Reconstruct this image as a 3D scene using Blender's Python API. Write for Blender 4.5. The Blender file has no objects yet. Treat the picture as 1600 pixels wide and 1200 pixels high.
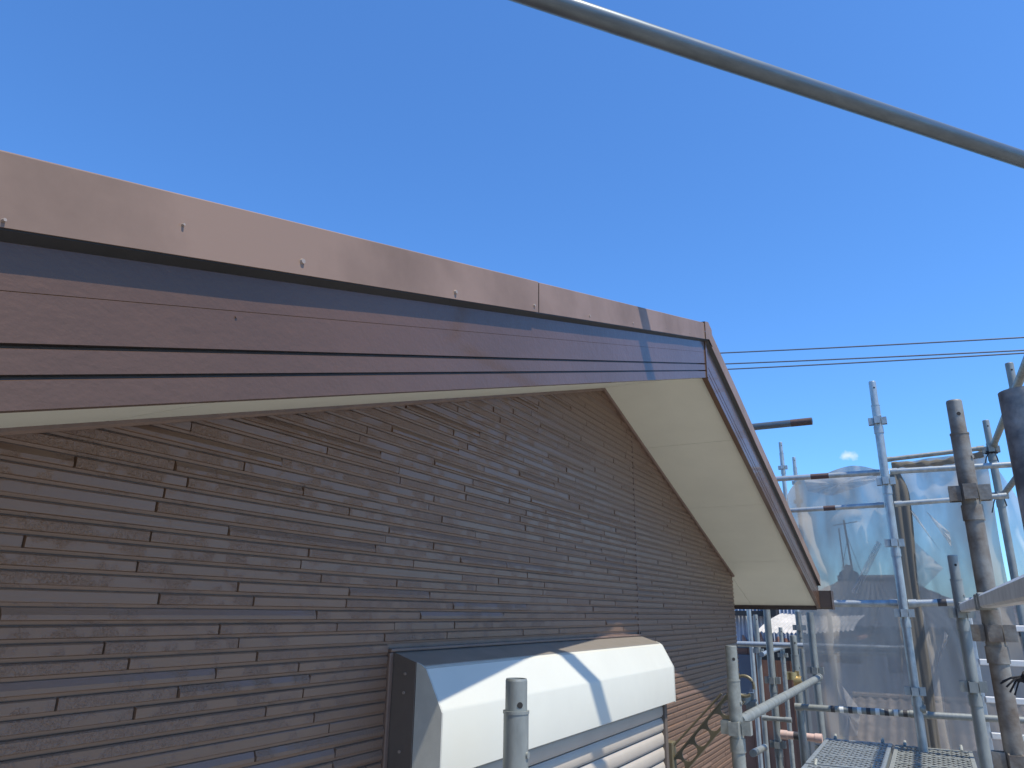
import bpy, math, random
from mathutils import Vector, Matrix
random.seed(11)
sc = bpy.context.scene
COL = sc.collection
H = 5.0            # eye height above the ground; all z below are given relative to the eye

# ---------------------------------------------------------------- camera
cd = bpy.data.cameras.new('camera'); cam = bpy.data.objects.new('camera', cd); COL.objects.link(cam)
cd.sensor_fit = 'HORIZONTAL'; cd.sensor_width = 36.0; cd.lens = 36 * 1141.4 / 1600
cd.clip_start = 0.02; cd.clip_end = 3000
right = Vector((0.47813486, -0.87818819, 0.01313644)); up = Vector((-0.2669577, -0.13106497, 0.95475419))
fwd = Vector((0.83673212, 0.46000813, 0.29710583))
m = Matrix((right, up, -fwd)).transposed().to_4x4(); m.translation = (0, 0, H)
cam.matrix_world = m
sc.camera = cam

# ---------------------------------------------------------------- sky, sun, exposure
SUN = Vector((0.24, 1.0, -2.1)).normalized()          # direction the sunlight travels
EL = math.asin(-SUN.z); AZ = math.atan2(-SUN.x, -SUN.y)
w = bpy.data.worlds.new("World"); sc.world = w; w.use_nodes = True
nt = w.node_tree; bg = nt.nodes['Background']
sky = nt.nodes.new('ShaderNodeTexSky'); sky.sky_type = 'NISHITA'; sky.sun_disc = False
sky.sun_elevation = EL; sky.sun_rotation = AZ % (2 * math.pi)
sky.altitude = 0; sky.air_density = 1.0; sky.dust_density = 0.4; sky.ozone_density = 2.2
bg.inputs[1].default_value = 0.125
# one small wisp of cloud low in the sky
tc = nt.nodes.new('ShaderNodeTexCoord')
def wn(t, **k):
    n = nt.nodes.new(t)
    for a, b in k.items(): setattr(n, a, b)
    return n
nz = wn('ShaderNodeTexNoise'); nz.inputs['Scale'].default_value = 130; nz.inputs['Detail'].default_value = 4
nt.links.new(tc.outputs['Generated'], nz.inputs['Vector'])
sub = wn('ShaderNodeVectorMath', operation='SUBTRACT'); sub.inputs[1].default_value = (0.97999802, 0.0609529, 0.18944291)
nt.links.new(tc.outputs['Generated'], sub.inputs[0])
scl = wn('ShaderNodeVectorMath', operation='MULTIPLY'); scl.inputs[1].default_value = (1, 62, 105)
nt.links.new(sub.outputs[0], scl.inputs[0])
ln = wn('ShaderNodeVectorMath', operation='LENGTH'); nt.links.new(scl.outputs[0], ln.inputs[0])
ad = wn('ShaderNodeMath', operation='SUBTRACT'); nt.links.new(ln.outputs['Value'], ad.inputs[1]); ad.inputs[0].default_value = 0.55
ad2 = wn('ShaderNodeMath', operation='ADD'); nt.links.new(ad.outputs[0], ad2.inputs[0]); nt.links.new(nz.outputs[0], ad2.inputs[1])
mr = wn('ShaderNodeMapRange'); mr.inputs[1].default_value = 0.35; mr.inputs[2].default_value = 0.9; mr.inputs[3].default_value = 0; mr.inputs[4].default_value = 0.9
nt.links.new(ad2.outputs[0], mr.inputs[0])
mx = wn('ShaderNodeMix', data_type='RGBA'); nt.links.new(mr.outputs[0], mx.inputs[0])
mx.inputs[7].default_value = (4.6, 5.6, 6.8, 1)
gr = wn('ShaderNodeMix', data_type='RGBA', blend_type='MULTIPLY'); gr.inputs[0].default_value = 1.0; gr.inputs[7].default_value = (0.57, 1.0, 1.47, 1)
nt.links.new(sky.outputs[0], gr.inputs[6]); nt.links.new(gr.outputs[2], mx.inputs[6])
nt.links.new(mx.outputs[2], bg.inputs[0])
sl = bpy.data.lights.new('sun', 'SUN'); sl.energy = 5.0; sl.angle = math.radians(0.53); sl.color = (1.0, 0.90, 0.74)
so = bpy.data.objects.new('sun', sl); COL.objects.link(so); so.rotation_euler = SUN.to_track_quat('-Z', 'Y').to_euler(); so.location = (0, 0, 30)
vs = sc.view_settings; vs.view_transform = 'Standard'; vs.look = 'None'; vs.exposure = 0.4; vs.gamma = 1.0; vs.use_curve_mapping = False

# ---------------------------------------------------------------- materials
def mat(name, c1, c2=None, scale=8.0, rough=0.5, rough2=None, bump=0.0, bscale=60.0, metal=0.0, spec=0.5, stretch=(1, 1, 1),
        bump2=0.0, bscale2=300.0, lo=0.35, hi=0.65, coat=0.0, detail=5, thin=None, coat_rough=0.1):
    M = bpy.data.materials.new(name); M.use_nodes = True
    t = M.node_tree; b = t.nodes['Principled BSDF']; L = t.links.new
    b.inputs['Metallic'].default_value = metal; b.inputs['Specular IOR Level'].default_value = spec
    b.inputs['Coat Weight'].default_value = coat; b.inputs['Coat Roughness'].default_value = coat_rough
    geo = t.nodes.new('ShaderNodeNewGeometry'); mp = t.nodes.new('ShaderNodeMapping'); mp.inputs['Scale'].default_value = stretch
    L(geo.outputs['Position'], mp.inputs[0])
    n = t.nodes.new('ShaderNodeTexNoise'); n.inputs['Scale'].default_value = scale; n.inputs['Detail'].default_value = detail
    n.inputs['Roughness'].default_value = 0.6
    L(mp.outputs[0], n.inputs['Vector'])
    r = t.nodes.new('ShaderNodeMapRange'); r.inputs[1].default_value = lo; r.inputs[2].default_value = hi; L(n.outputs[0], r.inputs[0])
    mix = t.nodes.new('ShaderNodeMix'); mix.data_type = 'RGBA'
    mix.inputs[6].default_value = (*c1, 1); mix.inputs[7].default_value = (*(c2 or c1), 1); L(r.outputs[0], mix.inputs[0])
    L(mix.outputs[2], b.inputs['Base Color'])
    if rough2 is not None:
        rr = t.nodes.new('ShaderNodeMapRange'); rr.inputs[3].default_value = rough; rr.inputs[4].default_value = rough2
        L(r.outputs[0], rr.inputs[0]); L(rr.outputs[0], b.inputs['Roughness'])
    else: b.inputs['Roughness'].default_value = rough
    last = None
    for s, st in ((bscale, bump), (bscale2, bump2)):
        if st > 0:
            n2 = t.nodes.new('ShaderNodeTexNoise'); n2.inputs['Scale'].default_value = s; n2.inputs['Detail'].default_value = 4
            L(mp.outputs[0], n2.inputs['Vector'])
            bp = t.nodes.new('ShaderNodeBump'); bp.inputs['Strength'].default_value = 1.0; bp.inputs['Distance'].default_value = st
            L(n2.outputs[0], bp.inputs['Height'])
            if last: L(last.outputs[0], bp.inputs['Normal'])
            last = bp
    if last: L(last.outputs[0], b.inputs['Normal'])
    M['thin'] = 0
    return M

M_ = {}
def brickmat(name, fine, dist, cover, rough):
    """gloss house paint over pressed stone texture: crackled patches on an otherwise smooth face"""
    M = bpy.data.materials.new(name); M.use_nodes = True
    t = M.node_tree; b = t.nodes['Principled BSDF']; L = t.links.new
    N = lambda k: t.nodes.new(k)
    geo = N('ShaderNodeNewGeometry'); oi = N('ShaderNodeObjectInfo')
    va = N('ShaderNodeVectorMath'); va.operation = 'ADD'; L(geo.outputs['Position'], va.inputs[0]); L(oi.outputs['Random'], va.inputs[1])
    big = N('ShaderNodeTexNoise'); big.inputs['Scale'].default_value = 22; big.inputs['Detail'].default_value = 3; L(va.outputs[0], big.inputs['Vector'])
    mk = N('ShaderNodeMapRange'); mk.inputs[1].default_value = cover; mk.inputs[2].default_value = cover + .10; L(big.outputs[0], mk.inputs[0])
    fn = N('ShaderNodeTexNoise'); fn.inputs['Scale'].default_value = fine; fn.inputs['Detail'].default_value = 3; fn.inputs['Distortion'].default_value = 1.2
    L(geo.outputs['Position'], fn.inputs['Vector'])
    rd = N('ShaderNodeMath'); rd.operation = 'ABSOLUTE'; sb = N('ShaderNodeMath'); sb.operation = 'SUBTRACT'; sb.inputs[1].default_value = .5; L(fn.outputs[0], sb.inputs[0]); L(sb.outputs[0], rd.inputs[0])
    mu = N('ShaderNodeMath'); mu.operation = 'MULTIPLY'; L(rd.outputs[0], mu.inputs[0]); L(mk.outputs[0], mu.inputs[1])
    st = N('ShaderNodeMapping'); st.inputs['Scale'].default_value = (.12, 1, 1.6); L(geo.outputs['Position'], st.inputs[0])
    gn = N('ShaderNodeTexNoise'); gn.inputs['Scale'].default_value = 190; gn.inputs['Detail'].default_value = 3; L(st.outputs[0], gn.inputs['Vector'])
    b1 = N('ShaderNodeBump'); b1.inputs['Distance'].default_value = dist; L(mu.outputs[0], b1.inputs['Height'])
    b2 = N('ShaderNodeBump'); b2.inputs['Distance'].default_value = .00035; L(gn.outputs[0], b2.inputs['Height']); L(b1.outputs[0], b2.inputs['Normal']); L(b2.outputs[0], b.inputs['Normal'])
    cn = N('ShaderNodeTexNoise'); cn.inputs['Scale'].default_value = 4; cn.inputs['Detail'].default_value = 6; L(va.outputs[0], cn.inputs['Vector'])
    mx_ = N('ShaderNodeMix'); mx_.data_type = 'RGBA'; mx_.inputs[6].default_value = (.186, .116, .078, 1); mx_.inputs[7].default_value = (.152, .095, .065, 1); L(cn.outputs[0], mx_.inputs[0]); L(mx_.outputs[2], b.inputs['Base Color'])
    b.inputs['Roughness'].default_value = rough; b.inputs['Specular IOR Level'].default_value = .6
    return M
M_['brick_rough'] = brickmat('siding_paint_rough', 190, .0036, .37, .38)
M_['brick_pitted'] = brickmat('siding_paint_pitted', 240, .0036, .45, .37)
M_['brick_smooth'] = brickmat('siding_paint_smooth', 210, .0028, .53, .36)
M_['pipe'] = mat('scaffold_pipe_steel', (0.13, 0.16, 0.18), (0.085, 0.108, 0.125), 60, 0.28, 0.44, 0.0003, 120, metal=0.55, stretch=(0.12, 0.16, 1), lo=0.3, hi=0.7)
M_['siding_back'] = mat('siding_groove_paint', (0.180, 0.120, 0.092), (0.140, 0.094, 0.074), 20, 0.40, None, 0.0005, 150)
M_['fascia'] = mat('fascia_gloss_paint', (0.096, 0.052, 0.028), (0.080, 0.044, 0.025), 5, 0.40, 0.46, 0.0011, 60, stretch=(0.7, 1, 1), bump2=0.0002, bscale2=240, spec=0.35, coat=0.35, coat_rough=0.07)
M_['flash'] = mat('faded_brown_sheet_metal', (0.212, 0.146, 0.112), (0.126, 0.086, 0.068), 5.0, 0.50, 0.64, 0.0006, 9, lo=0.42, hi=0.78, detail=9, spec=0.35)
M_['soffit'] = mat('cream_soffit_paint', (0.675, 0.69, 0.60), (0.64, 0.655, 0.57), 6, 0.6, None, 0.0003, 300)
M_['white'] = mat('shutter_white_paint', (0.525, 0.538, 0.490), (0.50, 0.513, 0.47), 5, 0.36, 0.42, 0.0003, 16, spec=0.5)
M_['capgrey'] = mat('shutter_end_plastic', (0.42, 0.43, 0.40), (0.38, 0.39, 0.365), 40, 0.55, None, 0.0003, 600)
M_['dkbrown'] = mat('dark_brown_aluminium', (0.115, 0.094, 0.080), (0.095, 0.078, 0.068), 12, 0.45, None, 0.0002, 200)
M_['boxtop'] = mat('shutter_box_top_metal', (0.34, 0.31, 0.275), (0.28, 0.26, 0.23), 6, 0.32, 0.42, 0.00005, 20, spec=0.5, metal=0.45)
M_['slat'] = mat('shutter_slat_beige', (0.40, 0.365, 0.315), (0.37, 0.335, 0.29), 10, 0.4, None, 0.0001, 200)
M_['galv'] = mat('galvanised_steel', (0.285, 0.31, 0.30), (0.165, 0.185, 0.185), 22, 0.40, 0.6, 0.0004, 90, metal=0.35, stretch=(1, 1, 0.35), lo=0.3, hi=0.7)
M_['galv_new'] = mat('bright_galvanised_steel', (0.40, 0.44, 0.455), (0.27, 0.31, 0.33), 26, 0.34, 0.5, 0.0003, 120, metal=0.6, stretch=(1, 1, 0.5))
M_['galv_dull'] = mat('dull_galvanised_steel', (0.29, 0.31, 0.29), (0.20, 0.215, 0.205), 30, 0.5, 0.65, 0.0004, 120, metal=0.4)
M_['rust'] = mat('rust_stained_steel', (0.24, 0.235, 0.215), (0.125, 0.104, 0.086), 15, 0.5, 0.75, 0.0008, 110, metal=0.3, lo=0.36, hi=0.64, detail=10)
M_['rust_dk'] = mat('dark_stained_steel', (0.12, 0.125, 0.13), (0.34, 0.335, 0.32), 34, 0.45, 0.75, 0.0008, 130, metal=0.3, lo=0.38, hi=0.68, detail=10)
M_['pipe_pink'] = mat('pink_marked_steel', (0.52, 0.36, 0.31), (0.42, 0.33, 0.30), 18, 0.55, None, 0.0002, 100, metal=0.1)
M_['tape_black'] = mat('black_tape', (0.03, 0.03, 0.035), (0.045, 0.045, 0.05), 40, 0.5)
M_['tape_red'] = mat('maroon_marking_paint', (0.070, 0.040, 0.038), (0.055, 0.034, 0.034), 40, 0.6)
M_['tape_white'] = mat('white_tape', (0.7, 0.72, 0.7), (0.6, 0.62, 0.6), 40, 0.5)
M_['alu'] = mat('aluminium', (0.62, 0.64, 0.64), (0.50, 0.52, 0.52), 20, 0.38, 0.5, 0.0002, 100, metal=0.55)
M_['alu_white'] = mat('pale_aluminium', (0.74, 0.75, 0.74), (0.64, 0.65, 0.64), 20, 0.45, None, 0.0002, 100, metal=0.2)
M_['gold'] = mat('brass_plated_clamp', (0.50, 0.40, 0.20), (0.38, 0.30, 0.16), 60, 0.35, 0.5, 0.0002, 200, metal=0.8)
M_['olive'] = mat('bronze_olive_aluminium', (0.155, 0.140, 0.090), (0.135, 0.122, 0.08), 20, 0.42, None, 0.0002, 200, metal=0.2)
M_['hole'] = mat('dark_hole', (0.012, 0.012, 0.013), None, 10, 0.8)
M_['rope'] = mat('black_rope', (0.012, 0.012, 0.014), (0.02, 0.02, 0.022), 200, 0.85, None, 0.001, 400)
M_['wire'] = mat('cable_rubber', (0.05, 0.085, 0.14), None, 10, 0.6)
M_['gutter'] = mat('brown_gutter', (0.055, 0.038, 0.032), (0.07, 0.05, 0.042), 14, 0.4, None, 0.0002, 100)
M_['screw'] = mat('screw_zinc', (0.34, 0.28, 0.24), (0.26, 0.22, 0.19), 200, 0.5, None, metal=0.3)
M_['roof'] = mat('roof_sheet', (0.12, 0.09, 0.08), (0.10, 0.075, 0.068), 8, 0.5)
M_['ground'] = mat('pale_concrete', (0.31, 0.285, 0.245), (0.23, 0.21, 0.185), 0.7, 0.9, None, 0.004, 40)
M_['ntile'] = mat('dark_roof_tile', (0.062, 0.066, 0.075), (0.042, 0.045, 0.052), 3, 0.5, 0.65, 0.002, 30)
M_['nwall'] = mat('grey_render_wall', (0.34, 0.33, 0.33), (0.29, 0.285, 0.29), 1.4, 0.85, None, 0.002, 50)
M_['btile'] = mat('weathered_brown_tile', (0.27, 0.225, 0.185), (0.12, 0.10, 0.085), 5, 0.85, None, 0.003, 60, lo=0.3, hi=0.7, detail=8)
M_['corr'] = mat('pale_corrugated_iron', (0.50, 0.55, 0.64), (0.40, 0.44, 0.52), 4, 0.5, 0.6, 0.001, 40, metal=0.2)
M_['corr_rust'] = mat('rusted_iron', (0.16, 0.06, 0.045), (0.30, 0.22, 0.20), 6, 0.8, None, 0.001, 40, detail=8)
M_['bwall'] = mat('brown_metal_siding', (0.15, 0.078, 0.056), (0.105, 0.056, 0.042), 2.5, 0.65, None, 0.001, 40, detail=8)
M_['canopy'] = mat('white_canopy_sheet', (0.46, 0.44, 0.40), (0.33, 0.32, 0.29), 5, 0.6, None, 0.002, 30, detail=8)
M_['wood'] = mat('weathered_wood', (0.26, 0.13, 0.07), (0.16, 0.085, 0.05), 9, 0.8, None, 0.002, 60)
M_['glass'] = mat('window_glass', (0.10, 0.13, 0.17), (0.08, 0.10, 0.14), 1, 0.12, None, spec=0.7)
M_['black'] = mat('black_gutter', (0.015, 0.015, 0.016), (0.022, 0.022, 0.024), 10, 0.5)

def sheetmat(name, col, opac, fold=2.2):
    """fine construction netting: part see-through weave, part lit cloth"""
    M = bpy.data.materials.new(name); M.use_nodes = True
    t = M.node_tree; L = t.links.new; out = t.nodes['Material Output']; t.nodes.remove(t.nodes['Principled BSDF'])
    d = t.nodes.new('ShaderNodeBsdfDiffuse'); d.inputs[0].default_value = (*col, 1)
    tl = t.nodes.new('ShaderNodeBsdfTranslucent'); tl.inputs[0].default_value = (*col, 1)
    a = t.nodes.new('ShaderNodeMixShader'); a.inputs[0].default_value = 0.45; L(d.outputs[0], a.inputs[1]); L(tl.outputs[0], a.inputs[2])
    tr = t.nodes.new('ShaderNodeBsdfTransparent')
    mxs = t.nodes.new('ShaderNodeMixShader'); L(tr.outputs[0], mxs.inputs[1]); L(a.outputs[0], mxs.inputs[2])
    geo = t.nodes.new('ShaderNodeNewGeometry'); n = t.nodes.new('ShaderNodeTexNoise'); n.inputs['Scale'].default_value = fold; n.inputs['Detail'].default_value = 6
    mp = t.nodes.new('ShaderNodeMapping'); mp.inputs['Scale'].default_value = (1, 2.5, 0.8); mp.inputs['Rotation'].default_value = (0.5, 0, 0)
    L(geo.outputs['Position'], mp.inputs[0]); L(mp.outputs[0], n.inputs['Vector'])
    r = t.nodes.new('ShaderNodeMapRange'); r.inputs[1].default_value = 0.3; r.inputs[2].default_value = 0.75
    r.inputs[3].default_value = opac * 0.85; r.inputs[4].default_value = min(1, opac * 1.35); L(n.outputs[0], r.inputs[0]); L(r.outputs[0], mxs.inputs[0])
    L(mxs.outputs[0], out.inputs[0]); return M
M_['net'] = sheetmat('grey_netting', (0.42, 0.385, 0.33), 0.76)
M_['net_dense'] = sheetmat('grey_netting_gathered', (0.25, 0.235, 0.205), 0.95)
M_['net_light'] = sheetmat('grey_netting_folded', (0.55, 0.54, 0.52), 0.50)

# ---------------------------------------------------------------- mesh helpers
class MB:
    def __init__(s): s.v = []; s.f = []
    def add(s, vs, fs):
        o = len(s.v); s.v += [tuple(v) for v in vs]; s.f += [tuple(i + o for i in f) for f in fs]; return s
    def box(s, x0, x1, y0, y1, z0, z1):
        return s.add([(x0,y0,z0),(x1,y0,z0),(x1,y1,z0),(x0,y1,z0),(x0,y0,z1),(x1,y0,z1),(x1,y1,z1),(x0,y1,z1)],
                     [(0,3,2,1),(4,5,6,7),(0,1,5,4),(1,2,6,5),(2,3,7,6),(3,0,4,7)])
    def tube(s, a, b, r, n=20, r2=None, hollow=0.0, depth=0.06):
        """round bar from a to b; hollow > 0 leaves an open mouth at the b end"""
        a = Vector(a); b = Vector(b); d = (b - a).normalized(); r2 = r if r2 is None else r2
        t = Vector((0, 0, 1)) if abs(d.z) < 0.9 else Vector((1, 0, 0))
        u = d.cross(t).normalized(); w_ = d.cross(u)
        ring = lambda c, rr: [c + (u * math.cos(2*math.pi*i/n) + w_ * math.sin(2*math.pi*i/n)) * rr for i in range(n)]
        rings = [ring(a, r), ring(b, r2)]
        if hollow: rings += [ring(b, r2 - hollow), ring(b - d * depth, r2 - hollow)]
        vs = [v for q in rings for v in q]; fs = [tuple(range(n))]
        for k in range(len(rings) - 1):
            for i in range(n):
                j = (i + 1) % n; fs.append((k*n+i, (k+1)*n+i, (k+1)*n+j, k*n+j))
        k = len(rings) - 1; fs.append(tuple(reversed([k*n+i for i in range(n)])))
        return s.add(vs, fs)
    def path(s, pts, r, n=8):
        pts = [Vector(p) for p in pts]; vs = []; fs = []
        for i, p in enumerate(pts):
            d = (pts[min(i+1, len(pts)-1)] - pts[max(i-1, 0)]).normalized()
            t = Vector((0, 0, 1)) if abs(d.z) < 0.9 else Vector((1, 0, 0))
            u = d.cross(t).normalized(); w_ = d.cross(u)
            vs += [p + (u*math.cos(2*math.pi*k/n) + w_*math.sin(2*math.pi*k/n)) * r for k in range(n)]
        for i in range(len(pts)-1):
            for k in range(n):
                j = (k+1) % n; fs.append((i*n+k, (i+1)*n+k, (i+1)*n+j, i*n+j))
        fs += [tuple(range(n)), tuple(reversed([(len(pts)-1)*n+k for k in range(n)]))]
        return s.add(vs, fs)
    def prism(s, prof, fn0, fn1):
        """closed 2-D profile swept between two placements"""
        n = len(prof); vs = [fn0(*p) for p in prof] + [fn1(*p) for p in prof]
        fs = [(i, (i+1) % n, n+(i+1) % n, n+i) for i in range(n)] + [tuple(reversed(range(n))), tuple(range(n, 2*n))]
        return s.add(vs, fs)
    def grid(s, nu, nv, fn):
        vs = [fn(i/nu, j/nv) for j in range(nv+1) for i in range(nu+1)]
        fs = [(j*(nu+1)+i, j*(nu+1)+i+1, (j+1)*(nu+1)+i+1, (j+1)*(nu+1)+i) for j in range(nv) for i in range(nu)]
        return s.add(vs, fs)
    def mesh(s, name, m, org=(0, 0, 0), smooth=35):
        me = bpy.data.meshes.new(name); ox, oy, oz = org
        me.from_pydata([(x-ox, y-oy, z-oz) for x, y, z in s.v], [], s.f); me.validate()
        import bmesh as _b
        bm = _b.new(); bm.from_mesh(me); _b.ops.recalc_face_normals(bm, faces=bm.faces); bm.to_mesh(me); bm.free()
        if smooth:
            me.shade_smooth(); me.set_sharp_from_angle(angle=math.radians(smooth))
        me.materials.append(m); return me
    def build(s, name, m, parent=None, org=None, smooth=35, bevel=0):
        """vertices are given in eye-relative metres; parts take their parent's origin"""
        if org is None: org = parent['org'] if parent is not None and 'org' in parent else (0, 0, 0)
        o = bpy.data.objects.new(name, s.mesh(name, m, org, smooth)); COL.objects.link(o)
        if parent is None: o.location = (org[0], org[1], org[2] + H)
        else: o.parent = parent
        o['org'] = tuple(org)
        if bevel:
            b = o.modifiers.new('bevel', 'BEVEL'); b.width = bevel; b.segments = 2; b.limit_method = 'ANGLE'
        return o
def tag(o, label, cat=None, group=None, kind=None):
    if label: o['label'] = label
    if cat: o['category'] = cat
    if group: o['group'] = group
    if kind: o['kind'] = kind
    return o
def thing(name, org, label, cat, group=None):
    o = bpy.data.objects.new(name, None); COL.objects.link(o); o.empty_display_size = 0.1
    o.location = (org[0], org[1], org[2] + H); o['org'] = tuple(org)
    return tag(o, label, cat, group)

# ================================================================ the ground
g = MB().grid(8, 8, lambda u, v: (-1500 + 3000*u, -1500 + 3000*v, -H)).build('ground', M_['ground'], smooth=0); g['kind'] = 'structure'

# ================================================================ the house
WY = 0.94                     # face of the gable wall
FY = 0.557                    # face of the barge boards
AX, AZ0, SL = 2.39, 0.772, 0.30
XR, XL = 4.30, -1.2           # wall corners
ER, ELF = 4.82, -1.75         # eave ends
rake = lambda x: AZ0 - SL * abs(x - AX)
house = thing('house', (AX, 2.9, -H), 'brown house gable with stacked stone siding, cream soffit and dark gloss barge boards', 'house')

# --- wall body, siding bricks
wall = MB()
zb = -H
out = [(XL, zb), (XR, zb), (XR, rake(XR) + 0.05), (AX, AZ0 + 0.05), (XL, rake(XL) + 0.05)]
wall.prism(out, lambda a, b: (a, WY + 0.004, b), lambda a, b: (a, WY + 4.2, b))
wallo = wall.build('wall', M_['siding_back'], house, smooth=0)

CH = 0.0208
BX0, BX1, BZ1, BZ0 = 1.235, 2.71, -0.104, -0.292       # shutter box
WZ0 = -1.6
prof = {  # (height, depth) cross sections of the three brick kinds
    0: [(.0050, 0), (.0053, .0046), (.0060, .0055), (.0178, .0060), (.0198, .0040), (.0205, 0)],
    1: [(.0050, 0), (.0053, .0062), (.0060, .0070), (.0116, .0070), (.0200, .0030), (.0206, 0)],
    2: [(.0048, 0), (.0051, .0036), (.0058, .0042), (.0184, .0044), (.0200, .0032), (.0205, 0)],
}
# continuous pressed ledge under every course
ledge = MB()
lp = [(.0003, .0), (.0007, .0020), (.0048, .0030), (.0054, .0001), (.0202, .0001), (.0205, 0)]
def brick_mb(L, k):
    b = MB(); e = 0.0012
    b.prism(prof[k], lambda h, d: (e + d*0.12, -d, h), lambda h, d: (L - e - d*0.12, -d, h)); return b
bricks = []
zc = -.0025 - CH*76; row = 0
rnd = random.Random(5)
while zc < AZ0:
    spans = []
    zm = zc + 0.5 * CH
    if zm > BZ1 + .030: spans = [(XL, 2.700), (2.700, XR)]
    elif zc > WZ0: spans = [(XL, BX0 - 0.014), (2.716, XR)]
    for a, b in spans:
        hw = (AZ0 + .03 - zc) / SL; la, lb = max(a, AX - hw), min(b, AX + hw)
        if lb > la: ledge.prism(lp, lambda h, d: (la, WY + .0042 - d, zc + h), lambda h, d: (lb, WY + .0042 - d, zc + h))
        x = a - (rnd.random() * 0.3 if a == XL else 0)
        while x < b - 0.004:
            L = rnd.choice((0.17, 0.22, 0.26, 0.31, 0.36, 0.41, 0.46, 0.52))
            if x + L > b - 0.035: L = b - x
            x1 = x + L
            if min(rake(x), rake(x1)) > zc - 0.004 or max(rake(x), rake(x1)) > zc:
                k = rnd.choices((0, 1, 2), (0.62, 0.14, 0.24))[0]
                mt = rnd.choices(('brick_rough', 'brick_smooth', 'brick_pitted'), (0.42, 0.28, 0.30))[0]
                cx = x + L/2; dist = math.sqrt(cx*cx + WY*WY + zm*zm)
                px = right.dot(Vector((cx, WY, zm))) / max(0.05, fwd.dot(Vector((cx, WY, zm)))); py = up.dot(Vector((cx, WY, zm))) / max(0.05, fwd.dot(Vector((cx, WY, zm))))
                vis = fwd.dot(Vector((cx, WY, zm))) > 0.1 and abs(px) < 0.76 and py > -0.56
                bricks.append((L * WY / dist**3 if vis else 0.0, x, zc, L, k, mt))
            x = x1
    zc += CH; row += 1
ledge.build('siding_ledge', M_['brick_smooth'], wallo, smooth=0)
bricks.sort(key=lambda q: -q[0])
cache = {}
fields = {}
for i, (sc_, x, z, L, k, mt) in enumerate(bricks):
    if i < 300:
        key = (round(L, 3), k, mt)
        if key not in cache: cache[key] = brick_mb(L, k).mesh('brick', M_[mt], smooth=0)
        o = bpy.data.objects.new('brick', cache[key]); COL.objects.link(o); o.parent = wallo
        ox, oy, oz = wallo['org']; o.location = (x - ox, WY + 0.0042 - oy + rnd.uniform(-.0008, .0008), z - oz)
    else:
        b = fields.setdefault(mt, MB()); e = 0.0011
        b.prism(prof[k], lambda h, d: (x + e + d*.12, WY + .0042 - d, z + h), lambda h, d: (x + L - e - d*.12, WY + .0042 - d, z + h))
for mt, b in fields.items():
    o = b.build('siding_bricks', M_[mt], wallo, smooth=0); o['kind'] = 'stuff'
# vertical sealant joint between the boards, moulding under the soffit, corner strip
MB().box(2.697, 2.7035, WY - 0.0015, WY + 0.007, BZ1 + 0.004, rake(2.7)).build('sealant_joint', M_['siding_back'], house, smooth=0)
for sgn, x1 in ((-1, XL), (1, XR)):
    p = [(WY + .004, -.006), (WY - .010, -.006), (WY - .013, -.002), (WY - .013, .006), (WY + .004, .006)]
    MB().prism(p, lambda y, h: (AX, y, AZ0 + .006 + h), lambda y, h: (x1, y, rake(x1) + .006 + h)).build('rake_moulding', M_['siding_back'], house, smooth=0)
# --- soffit panels (each its own sheet, thin gaps between)
def soffit(x0, x1, y0, y1):
    e = 0.0012 * (1 if x1 > x0 else -1)
    p = [(y0, 0), (y1, 0), (y1, .009), (y0, .009)]
    MB().prism(p, lambda y, h: (x0 + e, y, rake(x0 + e) + .009 + h), lambda y, h: (x1 - e, y, rake(x1 - e) + .009 + h)).build('soffit_panel', M_['soffit'], house, smooth=0)
xs = [AX, 2.84, 3.42, 4.10, ER]
for a, b in zip(xs, xs[1:]): soffit(a, b, FY + .012, WY + .006)
soffit(XR + .006, ER, WY + .008, 4.6)
xs = [AX, 1.48, 0.57, -.34, -1.25, ELF]
for a, b in zip(xs, xs[1:]): soffit(a, b, FY + .012, WY + .006)
# --- barge boards with two grooves
fp = [(FY, -.004), (FY, .0186), (FY+.0015, .0192), (FY+.011, .0194), (FY+.011, .0228), (FY, .0230), (FY, .0426), (FY+.0015, .0432), (FY+.011, .0434), (FY+.011, .0470), (FY, .0472),
      (FY, .0866), (FY+.0006, .0870), (FY, .0874), (FY, .150), (FY+.018, .150), (FY+.018, -.004)]
fl = MB().prism(fp, lambda y, h: (AX-.0008, y, rake(AX-.0008) + h), lambda y, h: (ELF, y, rake(ELF) + h)).build('barge_board', M_['fascia'], house, smooth=0)
fr = MB().prism(fp, lambda y, h: (AX+.0008, y, rake(AX+.0008) + h), lambda y, h: (ER, y, rake(ER) + h)).build('barge_board', M_['fascia'], house, smooth=0)
MB().prism([(-.009, -.002), (.009, -.002), (.009, .134), (-.009, .134)], lambda a, b: (AX + a, FY - .0035, AZ0 - abs(a)*SL + b), lambda a, b: (AX + a, FY + .004, AZ0 - abs(a)*SL + b)).build('board_joint_cover', M_['fascia'], house, smooth=0)
for x, h in ((0.451, .271),):
    MB().tube((x, FY + .002, h), (x, FY - .0012, h), .0013, 10).build('nail_head', M_['fascia'], fl)
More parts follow.
